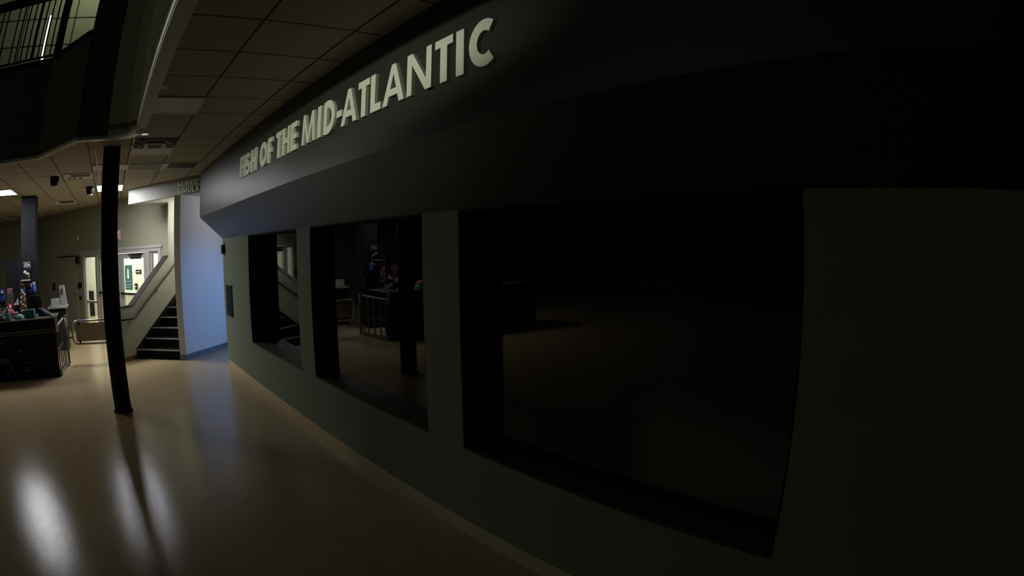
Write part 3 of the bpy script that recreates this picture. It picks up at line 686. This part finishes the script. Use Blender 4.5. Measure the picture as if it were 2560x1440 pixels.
# ---- merchandise on the counter
def item(name, label, cat, mb, m, **k):
    return tag(mb.build(name, m, **k), label, cat)
def B(a0, a1, b0, b1, z0, z1): return kbox(MB(), a0, a1, b0, b1, z0, z1)
TEAL = mat('teal_plastic', (.03, .20, .22)); AQUA = mat('aqua_plastic', (.20, .50, .40)); RED = mat('red_fabric', (.30, .015, .03)); BLUE = mat('blue_fabric', (.015, .035, .17), var=.4, scale=20)
WHITE = mat('white_card', (.62, .62, .60)); BROWN = mat('brown_plush', (.11, .05, .02)); SPOT = mat('pale_plush', (.7, .6, .55)); NAVY = mat('navy_box', (.015, .02, .06))
bx = empty('display_box', 'teal box with pale front edges standing on the right of the counter', 'box', KP(.53, .25, 1.0))
part('body', B(.42, .64, .18, .36, 1.0, 1.135), TEAL, bx)
g = B(.42, .435, .165, .18, 1.0, 1.14); kbox(g, .50, .515, .165, .18, 1.0, 1.14); kbox(g, .42, .64, .165, .18, 1.128, 1.145)
part('edging', g, mat('aqua_edge', (.25, .55, .52)), bx)
tt = empty('toy_turtle', 'small aqua domed turtle toy at the front of the counter', 'toy', KP(.72, .1, 1.0))
part('shell', MB().lathe(KP(.72, .1, 1.0), [(.085, 0), (.08, .03), (.055, .07), (.015, .09)], 16), AQUA, tt, smooth=True)
part('head', MB().blob(KP(.82, .08, 1.035), (.03, .025, .028)), TEAL, tt, smooth=True)
tf = empty('toy_figure', 'upright aqua toy figure with a pointed head beside the wire baskets', 'toy', KP(.97, .05, 1.0))
part('body', MB().lathe(KP(.97, .06, 1.0), [(.065, 0), (.06, .05), (.035, .12), (.045, .15), (.03, .19), (.008, .23)], 14), AQUA, tf, smooth=True)
part('arm', MB().tube([KP(.93, .04, 1.10), KP(.87, .02, 1.06)], .014, 8), AQUA, tf)
part('arm', MB().tube([KP(1.01, .04, 1.10), KP(1.06, .02, 1.13)], .014, 8), AQUA, tf)
for k, (a, z) in enumerate(((1.03, 1.0), (1.07, 1.06))):
    bs = empty('wire_basket', ['low pale-rimmed basket at the front left of the counter', 'upper aqua-rimmed basket stacked above the low one'][k], 'basket', KP(a + .2, .1, z))
    g = MB()
    for zz in (z + .004, z + .052): g.tube([KP(a, .02, zz), KP(a + .36, .02, zz), KP(a + .36, .22, zz), KP(a, .22, zz), KP(a, .02, zz)], .007, 6)
    part('rim', g, [WHITE, mat('aqua_wire', (.35, .6, .5))][k], bs)
    part('tray', B(a + .01, a + .35, .03, .21, z, z + .03), NAVY, bs)
for nm, lb, ct, mb, m in (
    ('gift_mug', 'pale pink mug behind the aqua toy figure', 'mug', MB().lathe(KP(.83, .30, 1.0), [(.04, 0), (.045, .11)], 16), mat('pink_mug', (.55, .42, .42))),
    ('folded_shirt', 'dark red folded fabric heap on the left of the counter', 'clothing', MB().blob(KP(1.02, .40, 1.08), (.16, .10, .085), 3), RED),
    ('gift_bag', 'dark blue bag at the left edge of the counter display', 'bag', B(1.18, 1.34, .30, .42, 1.0, 1.20), BLUE),
    ('brochure_tray', 'dark sloping brochure tray with white leaflets at the counter end', 'tray', MB().solid([KP(.10, .35, 1.0), KP(.36, .35, 1.0), KP(.36, .35, 1.13), KP(.28, .35, 1.13), KP(.10, .35, 1.03)], KB * .15), NAVY),
    ('leaflet_stack', 'stack of white leaflets leaning on the brochure tray', 'leaflets', MB().solid([KP(.10, .32, 1.02), KP(.20, .32, 1.02), KP(.30, .32, 1.11), KP(.26, .32, 1.12)], KB * .02), WHITE),
    ('small_monitor', 'small dark upright monitor behind the counter right of the square column', 'monitor', MB().box((-1.82, 12.15, .96), (-1.73, 12.2, 1.20)), M_GLOSSB),
): item(nm, lb, ct, mb, m)
# ---- display rack round the square column
rk = empty('display_stand', 'black stepped display stand behind the counter holding the plush toys', 'stand', (-2.3, 12.1, 0))
g = MB().box((-2.95, 11.95, 0), (-1.80, 12.35, 0.92)); part('base', g, M_BLACK, rk)
part('back_panel', MB().box((-2.33, 12.36, 0.92), (-1.80, 12.40, 1.98)), M_BLACK, rk)
part('shelf', MB().box((-2.95, 12.0, 1.09), (-2.35, 12.3, 1.11)), M_BLACK, rk)
part('shelf', MB().box((-2.05, 12.0, 1.255), (-1.82, 12.3, 1.27)), M_BLACK, rk)
part('shelf', MB().box((-2.22, 12.0, 1.565), (-2.0, 12.3, 1.583)), M_NOSE, rk)
part('shelf_end', MB().box((-2.36, 12.0, 0.92), (-2.345, 12.3, 1.25)), M_BLACK, rk)
tag(MB().box((-2.80, 13.0, 0), (-2.37, 13.1, 2.0)).build('dark_cabinet', M_BLACK), 'tall black cabinet left of the square column', 'cabinet')
gi = empty('plush_giraffe', 'tall brown plush toy with pale spots standing before the square column', 'plush toy', (-2.19, 12.1, .92))
part('body', MB().lathe((-2.19, 12.1, .92), [(.07, 0), (.085, .15), (.07, .35), (.06, .48), (.055, .55)], 14), BROWN, gi, smooth=True)
part('head', MB().blob((-2.18, 12.07, 1.50), (.065, .06, .055), 2), BROWN, gi, smooth=True)
part('scarf', MB().lathe((-2.19, 12.1, 1.37), [(.07, 0), (.07, .05)], 12), BLUE, gi)
rnd = random.Random(4)
for k in range(16):
    a = -PI / 2 + rnd.uniform(-1.2, 1.2); z = .97 + k * .028
    part('spot', MB().blob((-2.19 + .078 * math.cos(a), 12.1 + .078 * math.sin(a), z), (.020, .012, .016 + .008 * rnd.random()), k, 6, 5), SPOT, gi, smooth=True)
pl = [((-1.97, 12.1, 1.37), (.055, .05, .095), BLUE, 'blue plush toy with a pale face on the right shelf of the stand'),
      ((-1.885, 12.08, 1.40), (.045, .05, .10), mat('light_blue_plush', (.05, .13, .40), var=.4), 'lighter blue plush toy at the right end of the stand'),
      ((-2.72, 12.1, 1.25), (.08, .06, .14), BLUE, 'large blue plush toy with a white nose at the left of the stand'),
      ((-2.52, 12.05, 1.02), (.10, .07, .07), RED, 'dark red plush toy under the shelf of the stand')]
for k, (c_, r3, m, lb) in enumerate(pl):
    e = empty('plush_toy', lb, 'plush toy', c_, group='plush toys on the display stand')
    part('body', MB().blob(c_, r3, k + 5), m, e, smooth=True)
    part('head', MB().blob((c_[0], c_[1] - .03, c_[2] + r3[2] * .9), (r3[0] * .65, r3[1] * .7, r3[0] * .6), k), m, e, smooth=True)
    part('face', MB().blob((c_[0] + .01, c_[1] - .03 - r3[1] * .55, c_[2] + r3[2] * .85), (r3[0] * .3, .02, r3[0] * .28), k, 8, 6), SPOT, e, smooth=True)
    for sgn in (-1, 1): part('ear', MB().blob((c_[0] + sgn * r3[0] * .45, c_[1] - .03, c_[2] + r3[2] * .9 + r3[0] * .55), (.014, .012, .022), k, 6, 5), WHITE if k < 2 else m, e)
tag(MB().box((-2.59, 12.02, 1.111), (-2.41, 12.16, 1.335)).build('souvenir_box', mat('grey_box', (.05, .055, .06))), 'dark grey upright box on the left shelf of the stand', 'box')
tag(MB().box((-2.575, 12.03, 1.336), (-2.45, 12.13, 1.44)).build('souvenir_box', mat('pink_print', (.22, .07, .09), var=.6, scale=50), bevel=.004), 'small pink printed box on top of the dark grey box', 'box')
po_ = empty('logo_sign', 'black square sign with a white swirl high on the square column', 'sign', (-2.1, 12.34, 1.80))
part('board', MB().box((-2.20, 12.33, 1.79), (-1.99, 12.36, 1.93)), NAVY, po_)
g = MB(); g.tube([(-2.10 + .065 * math.cos(a), 12.325, 1.862 + .032 * math.sin(a)) for a in [k * .5 for k in range(14)]], .009, 6)
g.tube([(-2.14, 12.325, 1.862), (-2.06, 12.325, 1.865)], .008, 6); part('print', g, WHITE, po_)
g = MB(); g.tube([(-2.18, 12.325, 1.92), (-2.02, 12.325, 1.925), (-2.01, 12.325, 1.82)], .006, 6); part('print', g, WHITE, po_)
pi_ = empty('picture_panel', 'dark picture panel with pale shapes under the swirl sign', 'picture', (-2.1, 12.34, 1.6))
part('board', MB().box((-2.20, 12.33, 1.585), (-2.01, 12.36, 1.785)), M_BLACK, pi_)
part('print', MB().blob((-2.15, 12.33, 1.735), (.04, .008, .03), 1, 8, 6), WHITE, pi_); part('print', MB().blob((-2.09, 12.33, 1.70), (.045, .008, .02), 2, 8, 6), WHITE, pi_)
part('print', MB().blob((-2.05, 12.33, 1.66), (.022, .008, .05), 3, 8, 6), mat('ochre', (.22, .18, .05)), pi_)
tag(MB().solid([(-2.43, 12.0, 1.112), (-2.30, 12.0, 1.112), (-2.30, 12.0, 1.25)], (0, .01, 0)).build('price_card', WHITE), 'white edged price card beside the plush giraffe', 'card')

# ---- desk behind the counter
dk = empty('reception_desk', 'dark desk with a pale ledge standing in front of the side door', 'desk', (-1.45, 13.2, 0))
part('body', MB().box((-1.69, 13.0, 0), (-1.24, 13.5, .905)), M_BLACK, dk)
part('ledge', MB().box((-1.71, 12.96, .905), (-1.21, 13.55, .95)), M_NOSE, dk, bevel=.004)
item('card_box', 'pale grey box on the left of the desk ledge', 'box', MB().box((-1.62, 13.05, .95), (-1.41, 13.2, 1.11)), mat('box_grey', (.40, .42, .38)), bevel=.004)
ls = empty('leaflet_stand', 'tall leaning grey leaflet stand on the right of the desk ledge', 'stand', (-1.3, 13.3, .95))
part('back', MB().solid([(-1.40, 13.30, .95), (-1.22, 13.30, .95), (-1.29, 13.42, 1.375), (-1.42, 13.42, 1.375)], (0, .015, 0)), mat('stand_grey', (.22, .22, .20)), ls)
part('pocket', MB().solid([(-1.365, 13.33, 1.19), (-1.325, 13.33, 1.19), (-1.33, 13.37, 1.30), (-1.37, 13.37, 1.30)], (0, -.01, 0)), M_BLACK, ls)
part('edge', MB().tube([(-1.22, 13.29, .95), (-1.29, 13.41, 1.375)], .008, 6), WHITE, ls)

# ---- unseen blue screen added to light the alcove wall, round the tank wall's corner
ms = empty('alcove_fill_screen', 'blue glowing screen added out of view in the alcove round the corner of the tank wall', 'screen', (4.6, 10.6, .7))
part('housing', MB().box((4.62, 9.75, .55), (4.75, 11.35, 1.75)), M_BLACK, ms)
part('screen', MB().box((4.60, 9.80, .60), (4.62, 11.30, 1.70)), mat('blue_screen', (.05, .1, .3), emit=(.20, .42, 1.0), estr=P_SCREEN), ms)
part('stand', MB().box((4.66, 10.5, 0), (4.72, 10.65, .55)), M_BLACK, ms)

# ================================================================== LAMPS (bare unseen lights without fixtures, standing in for sources out of view)
def lamp(name, label, loc, power, size, colr, down=True, rot=None):
    l = bpy.data.lights.new(name, 'AREA'); l.energy = power; l.size = size; l.color = colr; l.shape = 'SQUARE'
    o = bpy.data.objects.new(name, l); COL.objects.link(o); o.location = loc
    if rot: o.rotation_euler = rot
    return o
p = D(1.0, 1.2, CEIL - .05)
lamp('vestibule_lamp', '', p, P_VESTIBULE * .7, 1.4, (1, 1, .92))
p = D(-1.6, 1.2, CEIL - .05)
lamp('vestibule_lamp', '', p, P_VESTIBULE * .8, 1.4, (1, 1, .92))
l = bpy.data.lights.new('stair_lamp', 'POINT'); l.energy = P_STAIR; l.shadow_soft_size = 0.10; l.color = (1, 1, .94)
o = bpy.data.objects.new('stair_lamp', l); COL.objects.link(o); o.location = L0 + V * 1.75 + FD * 0.62 + Vector((0, 0, 2.62))
lamp('upper_fill', '', (-0.9, 10.4, 8.3), P_UPPER, 0.6, (.95, 1, .8), rot=(math.radians(68), 0, 0))  # unseen light added to brighten the panelled back wall

# unseen glowing panel added high in the far left wall as fill light
wn = struct(MB().box((-12.0, 4.0, 4.7), (-11.95, 12.0, 6.8)).build('window_5', M_FRAME))
part('pane', MB().box((-11.95, 4.1, 4.8), (-11.93, 11.9, 6.7)), mat('side_fill_glow', (.5, .5, .5), emit=(.93, 1.0, .72), estr=P_SIDE), wn)

# unseen spotlight added in the opening to brighten the raised letters
e = empty('letter_fill_spotlight', 'unseen black spotlight added on a long rod to brighten the raised letters', 'light', (-3.4, 2.4, 3.6))
part('shade', MB().tube([(-3.46, 2.37, 3.62), (-3.30, 2.45, 3.60)], .06, 14), M_BLACK, e)
part('rod', MB().tube([(-3.40, 2.4, 3.65), (-3.40, 2.4, ZTOP)], .012, 8), M_BLACK, e)
l = bpy.data.lights.new('letter_fill', 'SPOT'); l.energy = P_SPOT; l.spot_size = math.radians(68); l.spot_blend = 0.8; l.shadow_soft_size = 0.05; l.color = (.97, 1, .84)
o = bpy.data.objects.new('letter_fill', l); COL.objects.link(o); o.location = (-3.26, 2.47, 3.59); o.scale = (1, 0.15, 1)
o.rotation_euler = (Vector((1.65, 4.3, 2.84)) - Vector(o.location)).to_track_quat('-Z', 'Y').to_euler()
lamp('alcove_lamp', '', (3.05, 10.45, 2.86), P_ALCOVE, 0.3, (1, .90, .78), rot=Vector((-1.15, .70, -.25)).to_track_quat('-Z', 'Y').to_euler())

l = bpy.data.lights.new('blue_spot', 'SPOT'); l.energy = P_BLUE; l.spot_size = math.radians(66); l.spot_blend = 0.8; l.shadow_soft_size = 0.08; l.color = (.22, .45, 1)  # blue spot added out of view to colour the alcove wall
o = bpy.data.objects.new('blue_spot', l); COL.objects.link(o); o.location = (4.3, 9.95, 1.3)
o.rotation_euler = (Vector((2.0, 11.1, 0.9)) - Vector(o.location)).to_track_quat('-Z', 'Y').to_euler()
e = empty('projector', 'small projector on a stand, added out of view to throw blue light in the alcove', 'projector', (4.4, 9.93, 0))
part('body', MB().box((4.33, 9.80, 1.2), (4.6, 10.06, 1.4)), M_BLACK, e, bevel=.01)
part('stand', MB().tube([(4.46, 9.93, 0), (4.46, 9.93, 1.2)], .03, 12), M_BLACK, e)
